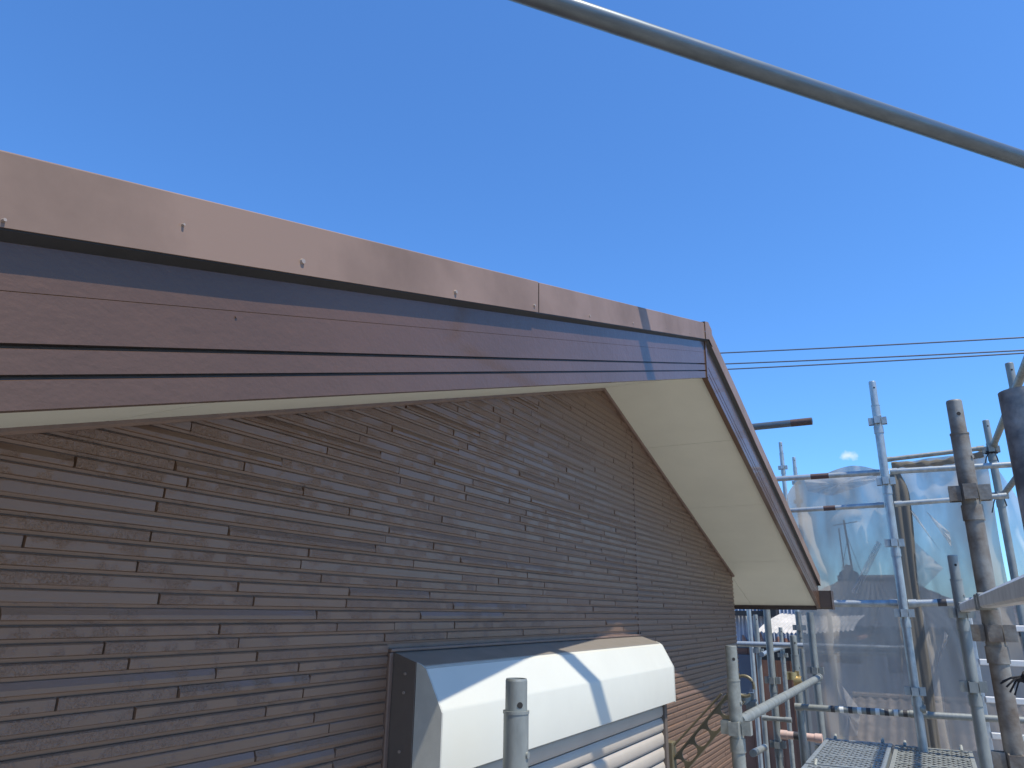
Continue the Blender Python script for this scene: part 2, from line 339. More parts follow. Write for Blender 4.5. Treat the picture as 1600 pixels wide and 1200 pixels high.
# --- verge flashing in folded sheet pieces
def flashing(x0, x1, dy=0.0, dz=0.0, name='verge_flashing', m='flash', b0=.132, b1=.190, lift=0.0):
    y = FY - .0135 - dy
    n = 14; t = .0012
    pr = [(y, b0-dz), (y, b1+dz), (y+.003, b1+dz+.0022), (FY+.05, b1+dz+.0045), (FY+.05, b1+dz+.003), (y+.003, b1+dz+.0008), (y+t, b1-.002), (y+t, b0+.0015-dz), (FY-.001, b0+.003-dz), (FY-.001, b0+.0015-dz)]
    mb = MB(); rr = random.Random(int(x0*991))
    wob = [rr.uniform(-.0006, .0006) for _ in range(n+1)]; n = 14 if not lift else 40
    wob = [rr.uniform(-.0005, .0005) - lift*max(0, 1 - (n-i)/1.6)**2 for i in range(n+1)]
    k = len(pr); vs = []; fs = []
    for i in range(n+1):
        x = x0 + (x1-x0)*i/n
        vs += [(x, yy + wob[i]*(1 if q < 2 else .4), rake(x) + hh) for q, (yy, hh) in enumerate(pr)]
    for i in range(n):
        for q in range(k):
            j = (q+1) % k; fs.append((i*k+q, (i+1)*k+q, (i+1)*k+j, i*k+j))
    fs += [tuple(range(k)), tuple(reversed([n*k+q for q in range(k)]))]
    mb.add(vs, fs); return mb.build(name, M_[m], house, smooth=25)
f1 = flashing(ELF - .03, 1.0795, dy=.0012, dz=.0004)
f2 = flashing(1.0868, AX - .043)
MB().box(1.0760, 1.0900, FY - .0095, FY - .0080, rake(1.0835) + .1325, rake(1.0835) + .1895).build('joint_shade', M_['black'], house, smooth=0)  # black strip added as the shade inside the open joint
# added black strip for the shade behind the lower edge of the flashing
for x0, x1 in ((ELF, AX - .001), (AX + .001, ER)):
    MB().prism([(FY - .0118, .1306), (FY - .0004, .1250), (FY - .0004, .1400), (FY - .0118, .1400)], lambda yy, h: (x0, yy, rake(x0) + h), lambda yy, h: (x1, yy, rake(x1) + h)).build('underside_shade', M_['black'], house, smooth=0)
f3 = flashing(AX + .044, ER + .02)
# ridge cap piece: a small folded saddle over the apex
cap = MB(); y = FY - .0165
for s_ in (-1, 1):
    x1 = AX + s_ * .046
    P = [(AX, .1315), (AX, .1955), (x1, .1955), (x1, .1315)]
    F = [(xx, y, rake(xx) + hh) for xx, hh in P]; B = [(xx, y + .0015, rake(xx) + hh) for xx, hh in P]
    T = [(xx, FY + .06, rake(xx) + .199) for xx in (AX, x1)]
    cap.add(F + B, [(0, 1, 2, 3), (4, 5, 6, 7), (2, 6, 7, 3), (0, 3, 7, 4)])
    cap.add([F[1], F[2], T[1], T[0]], [(0, 1, 2, 3)])
cap.build('ridge_cap', M_['flash'], house, smooth=0)
for x, zz, par in ((.514, .356, f1), (.812, .441, f1), (1.063, .517, f1), (1.322, .594, f2), (1.599, .678, f2), (1.883, .767, f2), (2.141, .84, f2), (.231, .261, f1), (.369, .327, f1)):
    yy = FY - .0135 - (.0022 if par is f1 else 0)
    r = .0036 if x < 1.0 else .0030
    if x in (.369, 1.883, 2.141, .231): r = .0016
    MB().tube((x, yy + .002, zz), (x, yy - .0016, zz), r, 12, r2=r*.75).build('screw', M_['screw'], par)
# --- roof covering, gutter
for x1 in (ELF - .02, ER + .02):
    p = [(FY + .02, .150), (4.9, .150), (4.9, .186), (FY + .02, .186)]
    MB().prism(p, lambda yy, h: (AX, yy, AZ0 + h), lambda yy, h: (x1, yy, rake(x1) + h)).build('roof_slope', M_['roof'], house, smooth=0)
MB().box(ER - .012, ER + .006, FY + .02, 4.6, rake(ER) - .012, rake(ER) + .15).build('eave_board', M_['gutter'], house, smooth=0)
gp = [(0, .105), (0, .01), (.012, 0), (.085, 0), (.1, .02), (.106, .105), (.102, .105), (.096, .022), (.083, .004), (.014, .004), (.004, .014), (.004, .105)]
gut = MB().prism(gp, lambda a, b: (ER + .008 + a, .495, .036 + b), lambda a, b: (ER + .008 + a, 4.7, .036 + b)).build('gutter', M_['gutter'], house, smooth=0)
MB().prism([(0, 0), (.106, 0), (.108, .108), (0, .108)], lambda a, b: (ER + .008 + a, .490, .034 + b), lambda a, b: (ER + .008 + a, .497, .034 + b)).build('end_cap', M_['gutter'], gut, smooth=0)

# --- shutter box over the window
pf = [(.865, BZ1), (.858, BZ1 - .004), (.822, -.176), (.8195, -.182), (.8195, BZ0), (.823, BZ0 - .002), (.826, BZ0), (.826, -.18), (.862, BZ1 - .006), (.8655, BZ1 - .006)]
sbox = MB().prism(pf, lambda yy, zz: (BX0 + .004, yy, zz), lambda yy, zz: (BX1 - .004, yy, zz)).build('shutter_box', M_['white'], house, smooth=28)
for x in (BX0, BX1 - .0045):
    pc = [(.880, BZ1 + .0075), (.869, BZ1 + .0035), (.8575, BZ1 - .004), (.8205, -.1765), (.8180, -.182), (.8180, BZ0 - .003), (.880, BZ0 - .003)]
    MB().prism(pc, lambda yy, zz: (x, yy, zz), lambda yy, zz: (x + .0045, yy, zz)).build('end_cap', M_['capgrey'] if x < 2 else M_['white'], sbox, smooth=0)
fr_ = MB().prism([(.8660, BZ1 - .014), (.8660, BZ1 + .0015), (.872, BZ1 + .0040), (WY - .004, BZ1 + .024), (WY + .003, BZ1 + .024), (WY + .003, BZ1 - .014)], lambda yy, zz: (BX0 + .0008, yy, zz), lambda yy, zz: (BX1 - .001, yy, zz)).build('shutter_head_frame', M_['boxtop'], house, smooth=0, bevel=.001)
sf = MB().prism([(.8808, WZ0), (.8808, BZ1 + .0075), (WY - .004, BZ1 + .0245), (WY + .004, BZ1 + .0245), (WY + .004, WZ0)], lambda yy, zz: (BX0 - .0015, yy, zz), lambda yy, zz: (BX0 + .0007, yy, zz)).build('shutter_side_frame', M_['dkbrown'], house, smooth=0, bevel=.001)
for yy, zz in ((.905, -.118), (.906, -.152), (.909, -.255), (.909, -.33)):
    MB().tube((BX0 + .002, yy, zz), (BX0 - .0035, yy, zz), .0028, 10).build('screw', M_['screw'], sf)
MB().box(BX0 - .014, BX0 - .0025, WY - .006, WY + .006, WZ0, BZ1 + .024).build('window_casing', M_['siding_back'], house, smooth=0, bevel=.002)
MB().box(BX0 - .014, BX1 + .004, WY - .009, WY + .005, BZ1 + .0245, BZ1 + .031).build('window_casing', M_['siding_back'], house, smooth=0, bevel=.002)
# guide rails and slats
MB().box(2.668, 2.694, .846, WY + .004, WZ0, BZ0 + .02).build('guide_rail', M_['dkbrown'], house, smooth=0, bevel=.001)
MB().box(2.6945, 2.7035, .86, WY + .004, WZ0, BZ0 + .02).build('guide_rail', M_['alu'], house, smooth=0, bevel=.001)
MB().box(BX0 + .012, BX0 + .036, .846, .8795, WZ0, BZ0 + .02).build('guide_rail', M_['dkbrown'], house, smooth=0, bevel=.001)
cur = MB().box(BX0 + .02, 2.667, .868, .874, WZ0, BZ0 + .03).build('shutter_curtain', M_['slat'], house, smooth=0)
sp = [(.0, .868), (.0, .859), (.0015, .8568), (.0055, .8562), (.0065, .8536), (.0085, .8526), (.0300, .8532), (.0365, .8560), (.0420, .8595), (.0425, .868)]
slat = MB().prism(sp, lambda h, yy: (BX0 + .0365, yy, h), lambda h, yy: (2.667, yy, h)).mesh('slat', M_['slat'], (0, 0, 0), 30)
zz = BZ0 - .005
while zz > -1.5:
    zz -= .045
    o = bpy.data.objects.new('slat', slat); COL.objects.link(o); o.parent = cur
    ox, oy, oz = cur['org']; o.location = (-ox, -oy, zz - oz)
MB().box(BX0 + .03, 2.668, .832, .866, BZ0 - .001, BZ0 + .004).build('shutter_mouth', M_['dkbrown'], sbox, smooth=0)

# ================================================================ laundry pole bracket on the wall
br = thing('laundry_pole_bracket', (2.95, .93, -.56), 'olive bronze laundry pole arm with oblong holes fixed beside the shutter', 'bracket')
def arm_xy(t, s):      # t along the arm, s across; in the Y-Z plane at X = 2.95
    a = Vector((.925, -.578)); d = Vector((-.325, .355)).normalized(); n = Vector((d.y, -d.x)); p = a + d*t - n*s
    return (p.x, p.y)
import bmesh
def plate_with_holes(name, t0, t1, hw, holes, x, th, m, parent):
    bm = bmesh.new()
    def loop(pts): 
        vs = [bm.verts.new((x, *arm_xy(t, s))) for t, s in pts]; return [bm.edges.new((vs[i], vs[(i+1) % len(vs)])) for i in range(len(vs))]
    es = loop([(t0, -hw), (t1, -hw*.9), (t1, hw*.9), (t0, hw)])
    for a, b, r in holes:
        pts = [(b + r*math.cos(q), r*math.sin(q)) for q in [(-math.pi/2 + math.pi*i/8) for i in range(9)]] + [(a + r*math.cos(q), r*math.sin(q)) for q in [(math.pi/2 + math.pi*i/8) for i in range(9)]]
        es += loop(pts)
    bmesh.ops.triangle_fill(bm, use_beauty=True, use_dissolve=False, edges=es)
    ex = bmesh.ops.extrude_face_region(bm, geom=bm.faces[:])
    bmesh.ops.translate(bm, verts=[e for e in ex['geom'] if isinstance(e, bmesh.types.BMVert)], vec=(th, 0, 0))
    bmesh.ops.recalc_face_normals(bm, faces=bm.faces)
    ox, oy, oz = parent['org']; bmesh.ops.translate(bm, verts=bm.verts, vec=(-ox, -oy, -oz))
    me = bpy.data.meshes.new(name); bm.to_mesh(me); bm.free(); me.materials.append(m)
    o = bpy.data.objects.new(name, me); COL.objects.link(o); o.parent = parent; o['org'] = parent['org']; return o
plate_with_holes('arm', 0.0, .40, .030, [(.030, .052, .022), (.105, .127, .022), (.180, .202, .022), (.255, .277, .022), (.33, .348, .02)], 2.947, .006, M_['olive'], br)
for s in (-.031, .028):
    b = MB(); p = []
    for t in (0, .40): p.append(arm_xy(t, s)); p.append(arm_xy(t, s + .003))
    b.add([(2.937, *p[0]), (2.963, *p[0]), (2.963, *p[1]), (2.937, *p[1]), (2.937, *p[2]), (2.963, *p[2]), (2.963, *p[3]), (2.937, *p[3])], [(0,3,2,1),(4,5,6,7),(0,1,5,4),(1,2,6,5),(2,3,7,6),(3,0,4,7)])
    b.build('arm_rim', M_['olive'], br, smooth=0)
c0 = arm_xy(.440, -.004); ring = [(2.95, c0[0] + .035*math.cos(q), c0[1] + .035*math.sin(q)) for q in [2*math.pi*i/28 - 2.2 for i in range(26)]]
MB().path(ring, .0055, 10).build('pole_ring', M_['olive'], br)
MB().box(2.925, 2.975, .905, WY - .003, -.62, -.46).build('wall_plate', M_['olive'], br, smooth=0, bevel=.003)
a1 = arm_xy(.02, -.06); a2 = arm_xy(.36, -.045)
MB().path([(2.95, a1[0], a1[1]), (2.95, a2[0], a2[1])], .004, 8).build('stay_bar', M_['olive'], br)

# ================================================================ scaffold
R = .0243; RS = .02135
def post(x, y, top, label, m='galv', pockets=(), spig=.12, bottom=-H, r=R, hole_z=.045, group='scaffold posts', lean=(0, 0), sides=((1, 0), (-1, 0), (0, 1), (0, -1)), wide=1.0):
    t = thing('scaffold_post', (x, y, bottom), label, 'scaffold post', group)
    zt = top - spig if spig else top
    MB().tube((x, y, bottom), (x, y, zt), r, 28, hollow=.003 if not spig else .0025, depth=.02).build('tube', M_[m], t)
    if spig:
        s = MB().tube((x, y, zt - .02), (x, y, top - .004), r*.875, 28, hollow=.0032, depth=.09)
        s.tube((x, y, top - .0042), (x, y, top), r*.875, 28, r2=r*.82, hollow=.0024, depth=.08)
        so_ = s.build('spigot', M_[m], t)
        d = Vector((-x, -y)).normalized(); a = math.atan2(d.y, d.x) + .35
        hx, hy = math.cos(a), math.sin(a); rr = r*.875
        MB().tube((x + hx*rr*.93, y + hy*rr*.93, top - hole_z), (x + hx*(rr + .0006), y + hy*(rr + .0006), top - hole_z), .0055, 14).build('pin_hole', M_['hole'], so_)
        a += .75; hx, hy = math.cos(a), math.sin(a)
        MB().tube((x + hx*rr*.9, y + hy*rr*.9, zt - .07), (x + hx*(r + .003), y + hy*(r + .003), zt - .07), .006, 12).build('rivet', M_[m], t)
        MB().tube((x, y, zt - .001), (x, y, zt + .004), r + .0012, 28).build('collar', M_[m], t)
    for z in pockets:
        for sx, sy in sides:
            b = MB(); hw = .017*wide; dp = .030*wide; hh = .022*wide; th = .0035
            def pt(u, v, z_): return (x + sx*(r - .002 + u) - sy*v, y + sy*(r - .002 + u) + sx*v, z_)
            def slab(u0, u1, v0, v1, z0, z1):
                b.add([pt(u0,v0,z0), pt(u1,v0,z0), pt(u1,v1,z0), pt(u0,v1,z0), pt(u0,v0,z1), pt(u1,v0,z1), pt(u1,v1,z1), pt(u0,v1,z1)], [(0,3,2,1),(4,5,6,7),(0,1,5,4),(1,2,6,5),(2,3,7,6),(3,0,4,7)])
            slab(0, dp, -hw, -hw + th, z - hh, z + hh); slab(0, dp, hw - th, hw, z - hh, z + hh); slab(dp - th, dp, -hw + th, hw - th, z - hh*.98, z + hh*.98)
            b.build('wedge_pocket', M_[m], t, smooth=0)
        MB().tube((x, y, z - .078*wide), (x, y, z - .034*wide), r + .0035, 24).build('pocket_band', M_[m], t)
    return t
def rail(a, b, r, label, m='galv', name='scaffold_rail', cat='scaffold rail', group='scaffold rails', marks=(), mouth=0, ends=True):
    t = thing(name, a, label, cat, group)
    MB().tube(a, b, r, 24, hollow=mouth, depth=.12).build('tube', M_[m], t)
    A = Vector(a); B = Vector(b)
    for f0, f1, mm in marks:
        MB().tube(A.lerp(B, f0), A.lerp(B, f1), r + .0008, 24).build('marking_band', M_[mm], t)
    if ends:
        d = (B - A).normalized()
        for p, s in ((A, 1), (B, -1)):
            q = p - d*s*.012
            MB().tube(q, p + d*s*.03, r*1.18, 16).build('end_casting', M_[m], t)
    return t

# posts close to the wall
post(1.316, .705, -.1216, 'short grey post standing in front of the white shutter box, open top', 'galv', (-.75,), spig=.060, r=.0236)
post(2.83, .642, -.107, 'short pale post in front of the olive laundry arm at the house corner', 'galv_dull', (-.377,), spig=.118, r=.0228)
post(5.25, .79, -.125, 'capless grey post carrying the brass clamp beyond the house corner', 'galv', (-1.1,), spig=.12)
post(5.72, .735, .02, 'tall grey post rising to the gutter end beyond the brass clamp', 'galv', (-.36, -.85), spig=0)
post(5.75, 1.03, .06, 'dark shaded post just under the eave right of the house corner', 'galv', (-.44, -.85), spig=0)
post(8.12, 1.57, .0, 'thin distant post nearest the house corner before the corrugated shed', 'galv', (-.35,), spig=.1)
post(6.9, .98, .03, 'dark post under the pale canopy between two lighter posts', 'galv', (-.1,), spig=0)
post(8.94, 1.47, -.13, 'slim weathered distant post with rail joint in front of the brown wall', 'galv_dull', (-.42,), spig=.2)
post(9.2, .98, .03, 'thin far post before the canopy edge and the netting', 'galv', (-.38,), spig=0)
# end frame and outer row
post(5.0, .125, 1.43, 'tall bright galvanised post left of the bundled netting', 'galv_new', (1.17, .79, .42, .02, -.40), spig=.16, sides=((0, 1), (0, -1), (-1, 0)))
post(2.5, -.150, .625, 'rust stained brown post with big wedge pockets, right foreground', 'rust', (.345, -.04, -.36), spig=.105)
post(4.02, -.13, .275, 'mid height grey post left of the rust stained post', 'galv', (.02, -.29), spig=.11, sides=((0, 1), (0, -1), (-1, 0)))
post(.985, -.128, .249, 'large dark stained post cut off by the right edge of the photo', 'rust_dk', (), spig=0)
post(4.8, -.587, 1.385, 'slim post top showing above the big dark post at right edge', 'galv', (1.0,), spig=.15)
post(5.98, -.53, 1.33, 'dark post tied with cords at the corner of the right netting', 'galv', (1.12, .8), spig=.17)
post(9.16, 1.31, 2.0, 'left of two slim posts rising behind the roof verge', 'galv_new', (1.69,), spig=.14)
post(9.9, 1.27, 1.95, 'right of two slim posts rising behind the roof verge', 'galv_new', (1.62, 1.38), spig=.14)
post(8.8, 1.77, 2.32, 'pale post tip peeking out above the roof verge below the power lines', 'galv_new', (), spig=.14)

# rails
rail((.60, 1.0973, 1.345), (2.95, -.859, 1.345), .0243, 'long galvanised pipe crossing the blue sky overhead', 'pipe', group='scaffold pipes', ends=False)
rail((5.2, 1.9, 1.262), (5.2, .525, 1.262), .0243, 'stub pipe with maroon open end sticking out from behind the roof', 'pipe', group='scaffold pipes', marks=((.90, .998, 'tape_red'),), mouth=.004, ends=False)
rail((5.045, 1.25, .86), (5.045, .165, .856), .017, 'upper handrail left of the bright post, crossing the left netting', 'galv_new', marks=((.64, .74, 'tape_red'),))
rail((5.045, .085, .856), (5.045, -.62, .848), .017, 'upper handrail right of the bright post, in front of the netting', 'galv_new')
rail((5.045, 1.15, .642), (5.045, .165, .655), .015, 'lower handrail left of the bright post, with a maroon mark', 'galv_new', marks=((.66, .73, 'tape_red'),))
rail((5.045, .085, .656), (5.045, -.47, .672), .015, 'lower handrail right of the bright post, with a dark mark', 'galv_new', marks=((.52, .63, 'tape_black'),))
rail((5.045, .95, .068), (5.045, .165, .074), .020, 'pale ledger at gutter height left of the bright post', 'galv_new')
rail((5.045, .085, .075), (5.045, -.22, .086), .020, 'pale ledger at gutter height between bright post and grey post', 'galv_new', marks=((.45, .6, 'tape_black'),))
rail((6.6, 2.4, -.236), (6.6, .2, -.232), .0215, 'upper of the two close rails under the canopy', 'galv_new')
rail((6.6, .80, -.279), (6.6, .2, -.270), .019, 'lower of the two close rails under the canopy', 'galv')
rail((5.08, .78, -.532), (5.08, .14, -.529), .018, 'dark rail wrapped with black and white tape above the deck', 'galv', marks=tuple((.30 + .075*i, .335 + .075*i, 'tape_white' if i % 2 else 'tape_black') for i in range(9)))
rail((5.08, .10, -.529), (5.08, -.62, -.520), .018, 'dark untaped rail above the deck right of the bright post', 'galv')
rail((5.98, .12, 1.105), (5.98, -.48, 1.135), .016, 'top rail from which the right netting hangs', 'galv_dull')
rail((5.95, -.55, 1.15), (2.6, -.55, 1.12), .020, 'high rail running off the right edge above the rust stained post', 'galv_dull')
rail((5.95, -.55, .80), (2.6, -.55, .72), .018, 'lower rail running off the right edge beside the pale netting', 'galv_dull')
rail((2.875, .640, -.362), (5.30, .665, -.375), .0195, 'handrail from the short corner post towards the brass clamp', 'galv')
rail((8.08, 1.53, -.38), (8.95, 1.43, -.325), .022, 'short sky blue reflecting rail between two thin distant posts', 'galv_new')
rail((5.7, 1.10, -.684), (5.7, .93, -.684), .015, 'short cross pipe beneath the coupler at the house corner', 'galv')
rail((5.5, .95, -.752), (5.5, .72, -.756), .024, 'pinkish pipe with a dark band low behind the brass clamp post', 'pipe_pink', marks=((.3, .6, 'tape_black'),))
rail((5.2, 1.09, -.835), (5.9, 1.15, -.90), .022, 'short stub pipe low beside the house corner', 'galv', mouth=.003, ends=False)
# flat aluminium rails on the outer row
def flat_rail(x0, x1, label):
    t = thing('aluminium_rail', (x0, -.14, .04), label, 'scaffold rail', 'flat aluminium rails')
    p = [(-.019, -.013), (-.015, -.018), (.015, -.018), (.019, -.013), (.019, .012), (.012, .019), (-.012, .019), (-.019, .012), (-.016, .002)]
    MB().prism(p, lambda a, b: (x0, -.142 + a, .043 + b), lambda a, b: (x1, -.142 + a, .043 + b)).build('beam', M_['alu'], t, smooth=0)
    for x in (x0, x1):
        s = 1 if x == x0 else -1
        MB().box(min(x, x + s*.06), max(x, x + s*.06), -.164, -.120, .020, .0655).build('end_casting', M_['galv'], t, smooth=0, bevel=.004)
flat_rail(1.02, 2.462, 'wide aluminium rail between the dark edge post and the rust stained post')
flat_rail(2.538, 3.985, 'aluminium rail between the rust stained post and the mid height grey post')

# deck planks of expanded metal
def deck(x0, x1, y0, y1, z, label, m='galv_new'):
    t = thing('scaffold_deck', ((x0+x1)/2, (y0+y1)/2, z), label, 'scaffold deck', 'steel mesh deck planks')
    f = MB(); e = .02
    f.box(x0, x1, y0, y0+e, z-.035, z+.004); f.box(x0, x1, y1-e, y1, z-.035, z+.004)
    f.box(x0, x0+e, y0+e, y1-e, z-.034, z+.003); f.box(x1-e, x1, y0+e, y1-e, z-.034, z+.003)
    fo = f.build('frame', M_[m], t, smooth=0, bevel=.002)
    for k in (1, 2):
        xx = x0 + (x1-x0)*k/3; MB().box(xx-.012, xx+.012, y0+e, y1-e, z-.02, z+.0035).build('cross_bar', M_[m], t, smooth=0)
    b = MB(); pitch = .070; W = y1 - y0 - 2*e; L = x1 - x0 - 2*e; k = 1.6
    n = int((L + W*k) / pitch) + 1
    for s in (1, -1):
        for i in range(n):
            off = -W*k + i*pitch
            q0 = 0.0 if off >= 0 else -off/k; q1 = min(W, (L - off)/k)
            if q1 - q0 < .005: continue
            ya, yb = (y0+e+q0, y0+e+q1) if s > 0 else (y1-e-q0, y1-e-q1)
            xa, xb = x0+e+off+q0*k, x0+e+off+q1*k; h = .0085
            b.add([(xa-h, ya, z-.002), (xa+h, ya, z-.002), (xb+h, yb, z-.002), (xb-h, yb, z-.002), (xa-h, ya, z+.0015+s*.0004), (xa+h, ya, z+.0015+s*.0004), (xb+h, yb, z+.0015+s*.0004), (xb-h, yb, z+.0015+s*.0004)],
                  [(0,3,2,1),(4,5,6,7),(0,1,5,4),(1,2,6,5),(2,3,7,6),(3,0,4,7)])
    b.build('mesh_grating', M_[m], t, smooth=0)
    for yy in (y0+.05, y1-.05):
        MB().path([(x1-.01, yy, z), (x1+.03, yy, z+.02), (x1+.045, yy, z-.02)], .009, 8).build('hook', M_['galv_dull'], t)
deck(4.26, 5.14, .285, .64, -.705, 'pale mesh deck plank, left of the two at the far end')
deck(4.26, 5.14, -.11, .270, -.709, 'dustier mesh deck plank, right of the two at the far end', 'galv_dull')
deck(3.30, 4.235, .285, .64, -.707, 'nearer mesh deck plank cut off by the bottom edge, left one')
deck(3.30, 4.235, -.11, .270, -.711, 'nearer mesh deck plank cut off by the bottom edge, right one', 'galv_dull')

# aluminium access stair
st = thing('access_ladder', (5.2, -.2, -.85), 'aluminium ladder with white treads at the lower right edge', 'ladder')
for yy in (-.2, -.78):
    MB().box(5.18, 5.215, yy - .016, yy + .016, -2.2, .02).build('side_rail', M_['alu'], st, smooth=0, bevel=.004)
for zz in (-.055, -.24, -.437, -.622, -.80, -.98):
    MB().box(5.16, 5.20, -.764, -.216, zz - .016, zz + .016).build('tread', M_['alu_white'], st, smooth=0, bevel=.004)

# rope tied on the rail
rp = thing('rope', (1.5, -.16, .03), 'black rope knotted and frayed hanging at the right edge', 'rope')
MB().path([(1.5, -.165, .065), (1.5, -.150, .01), (1.5, -.140, -.05), (1.5, -.128, -.085)], .0032, 8).build('strand', M_['rope'], rp)
MB().path([(1.5, -.134, -.078), (1.495, -.122, -.086), (1.505, -.116, -.094), (1.5, -.128, -.098), (1.5, -.136, -.09), (1.5, -.124, -.084)], .0048, 8).build('knot', M_['rope'], rp)
for i, (dy, dz) in enumerate(((.030, -.018), (.034, -.010), (.026, -.026), (.020, -.03), (-.02, -.03), (.037, -.014))):
    MB().path([(1.5, -.124, -.088), (1.5 + .002*i - .005, -.124 + dy*.6, -.088 + dz*.35), (1.5 + .002*i - .005, -.124 + dy, -.088 + dz)], .0016, 6).build('frayed_end', M_['rope'], rp)

# couplers
def coupler(c, label, m, s=1.0):
    t = thing('pipe_coupler', c, label, 'clamp', 'pipe couplers'); x, y, z = c
    for k, ax in ((-1, (0, 1, 0)), (1, (0, 0, 1))):
        b = MB(); n = 14; r = .027*s; th = .006*s; wd = .022*s; off = k*.030*s
        A = Vector(ax); u = Vector((1, 0, 0)); v = A.cross(u); cc = Vector(c) + u*0 + (v*off if k > 0 else Vector((0, 0, off)))
        vs = []; fs = []
        for i in range(n):
            q = 2*math.pi*i/n*0.92
            d = u*math.cos(q) + v*math.sin(q)
            vs += [cc + d*r - A*wd, cc + d*r + A*wd, cc + d*(r+th) + A*wd, cc + d*(r+th) - A*wd]
        for i in range(n-1):
            for e in range(4): fs.append((i*4+e, (i+1)*4+e, (i+1)*4+(e+1) % 4, i*4+(e+1) % 4))
        fs += [(0, 1, 2, 3), ((n-1)*4, (n-1)*4+3, (n-1)*4+2, (n-1)*4+1)]
        b.add(vs, fs); b.build('jaw', M_[m], t)
        MB().tube(cc + u*(r+.004) , cc + u*(r+.05*s), .007*s, 10).build('bolt', M_[m], t)
        MB().tube(cc + u*(r+.03*s), cc + u*(r+.045*s), .013*s, 6).build('nut', M_[m], t, smooth=0)
    MB().box(x-.012*s, x+.012*s, y-.012*s, y+.012*s, z-.03*s, z+.03*s).build('bridge', M_[m], t, smooth=0)
coupler((4.62, .692, -.325), 'brass coloured clamp sitting on the handrail', 'gold', .9)
coupler((5.0, 1.03, -.50), 'grey swivel coupler beside the house corner next to the laundry ring', 'galv', 1.3)
coupler((5.0, .10, -.47), 'small coupler low on the tall bright galvanised post', 'galv_dull', .7)

# ================================================================ protective netting
def net(name, y0, y1, topf, z0, x, label, m='net', nu=60, nv=50, amp=.03, seed=1, cat='net', lean=0.0, tie=(1.0, .86)):
    rr = random.Random(seed); ph = [rr.uniform(0, 6) for _ in range(8)]; cy = rr.uniform(.3, .7)
    def fn(u, v):
        yy = y0 + (y1-y0)*u; zt = topf(u); zz = z0 + (zt-z0)*v
        d = math.sin(u*9 + v*4 + ph[0])*.5 + math.sin(u*21 - v*9 + ph[1])*.28 + math.sin((u-cy)*14*(1.6-v) + ph[2])*.5 + math.sin(v*13 + u*6 + ph[3])*.22
        th = math.atan2(v - tie[1], u - tie[0]); rd = math.hypot(v - tie[1], u - tie[0])
        d += 1.1*(1 - abs(math.sin(th*7 + ph[6])))**3 * min(1, rd*2.2)
        d += .8*abs(math.sin((u*3.1 + v*2.3 + ph[4])*2.2))**6
        return (x + amp*d + lean*(1-v), yy + .012*math.sin(v*9 + ph[5])*(1 if .02 < u < .98 else .6), zz)
    o = MB().grid(nu, nv, fn).build(name, M_[m], org=(x, (y0+y1)/2, z0), smooth=180)
    return tag(o, label, cat, 'scaffold netting')
nl_ = net('protective_netting', .86, .115, lambda u: .86 + .19*min(1, u/.17)**.6 + .045*math.sin(math.pi*min(1, max(0, (u-.35)/.6)))**2 - (.03 if u > .93 else 0), -1.05, 6.07, 'grey see-through netting left of the tall bright post, bulging top edge', seed=3)
nr_ = net('protective_netting', .10, -.50, lambda u: 1.095 + .035*u, -1.05, 6.07, 'grey see-through netting right of the tall bright post, hung from a rail', seed=8, tie=(0.0, .9))
net('protective_netting', -.56, -.98, lambda u: 1.02 - 1.2*u*.9, -1.6, 6.05, 'pale folded netting sloping down beyond the corded dark post', 'net_light', nu=40, nv=40, amp=.05, seed=5)
# overlapping folds; the light on them is put into a paler netting colour
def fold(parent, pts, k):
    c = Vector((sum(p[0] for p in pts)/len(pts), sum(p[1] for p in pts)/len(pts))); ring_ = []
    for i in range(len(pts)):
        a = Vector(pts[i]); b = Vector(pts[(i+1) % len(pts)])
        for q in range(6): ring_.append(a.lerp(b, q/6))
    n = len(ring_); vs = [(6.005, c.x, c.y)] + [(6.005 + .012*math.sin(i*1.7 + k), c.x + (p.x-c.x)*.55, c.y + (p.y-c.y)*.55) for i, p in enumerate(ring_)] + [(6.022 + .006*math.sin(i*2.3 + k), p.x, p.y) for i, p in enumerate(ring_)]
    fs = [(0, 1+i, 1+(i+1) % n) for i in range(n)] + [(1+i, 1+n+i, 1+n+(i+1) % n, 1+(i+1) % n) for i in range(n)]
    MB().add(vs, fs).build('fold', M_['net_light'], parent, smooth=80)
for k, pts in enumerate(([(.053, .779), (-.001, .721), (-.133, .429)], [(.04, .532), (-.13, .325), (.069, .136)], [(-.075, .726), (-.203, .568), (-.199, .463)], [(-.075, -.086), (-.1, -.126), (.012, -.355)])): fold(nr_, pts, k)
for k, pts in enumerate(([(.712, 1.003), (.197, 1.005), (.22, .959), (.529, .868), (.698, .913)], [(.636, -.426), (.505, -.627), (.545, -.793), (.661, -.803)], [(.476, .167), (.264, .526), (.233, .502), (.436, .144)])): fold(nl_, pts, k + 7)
# rolled hem of the right netting
def hem(u, v):
    q = v*2*math.pi; rr_ = .020 + .004*math.sin(u*40) + .003*math.sin(q*3 + u*22)
    return (6.03 + rr_*math.cos(q), .10 - .585*u, 1.07 + .03*u - .022*math.sin(math.pi*u) + rr_*math.sin(q)*1.1)
tag(MB().grid(60, 12, hem).build('rolled_netting', M_['net_dense'], org=(6.03, -.2, 1.07)), 'dark rolled netting edge tied under the top rail', 'net')
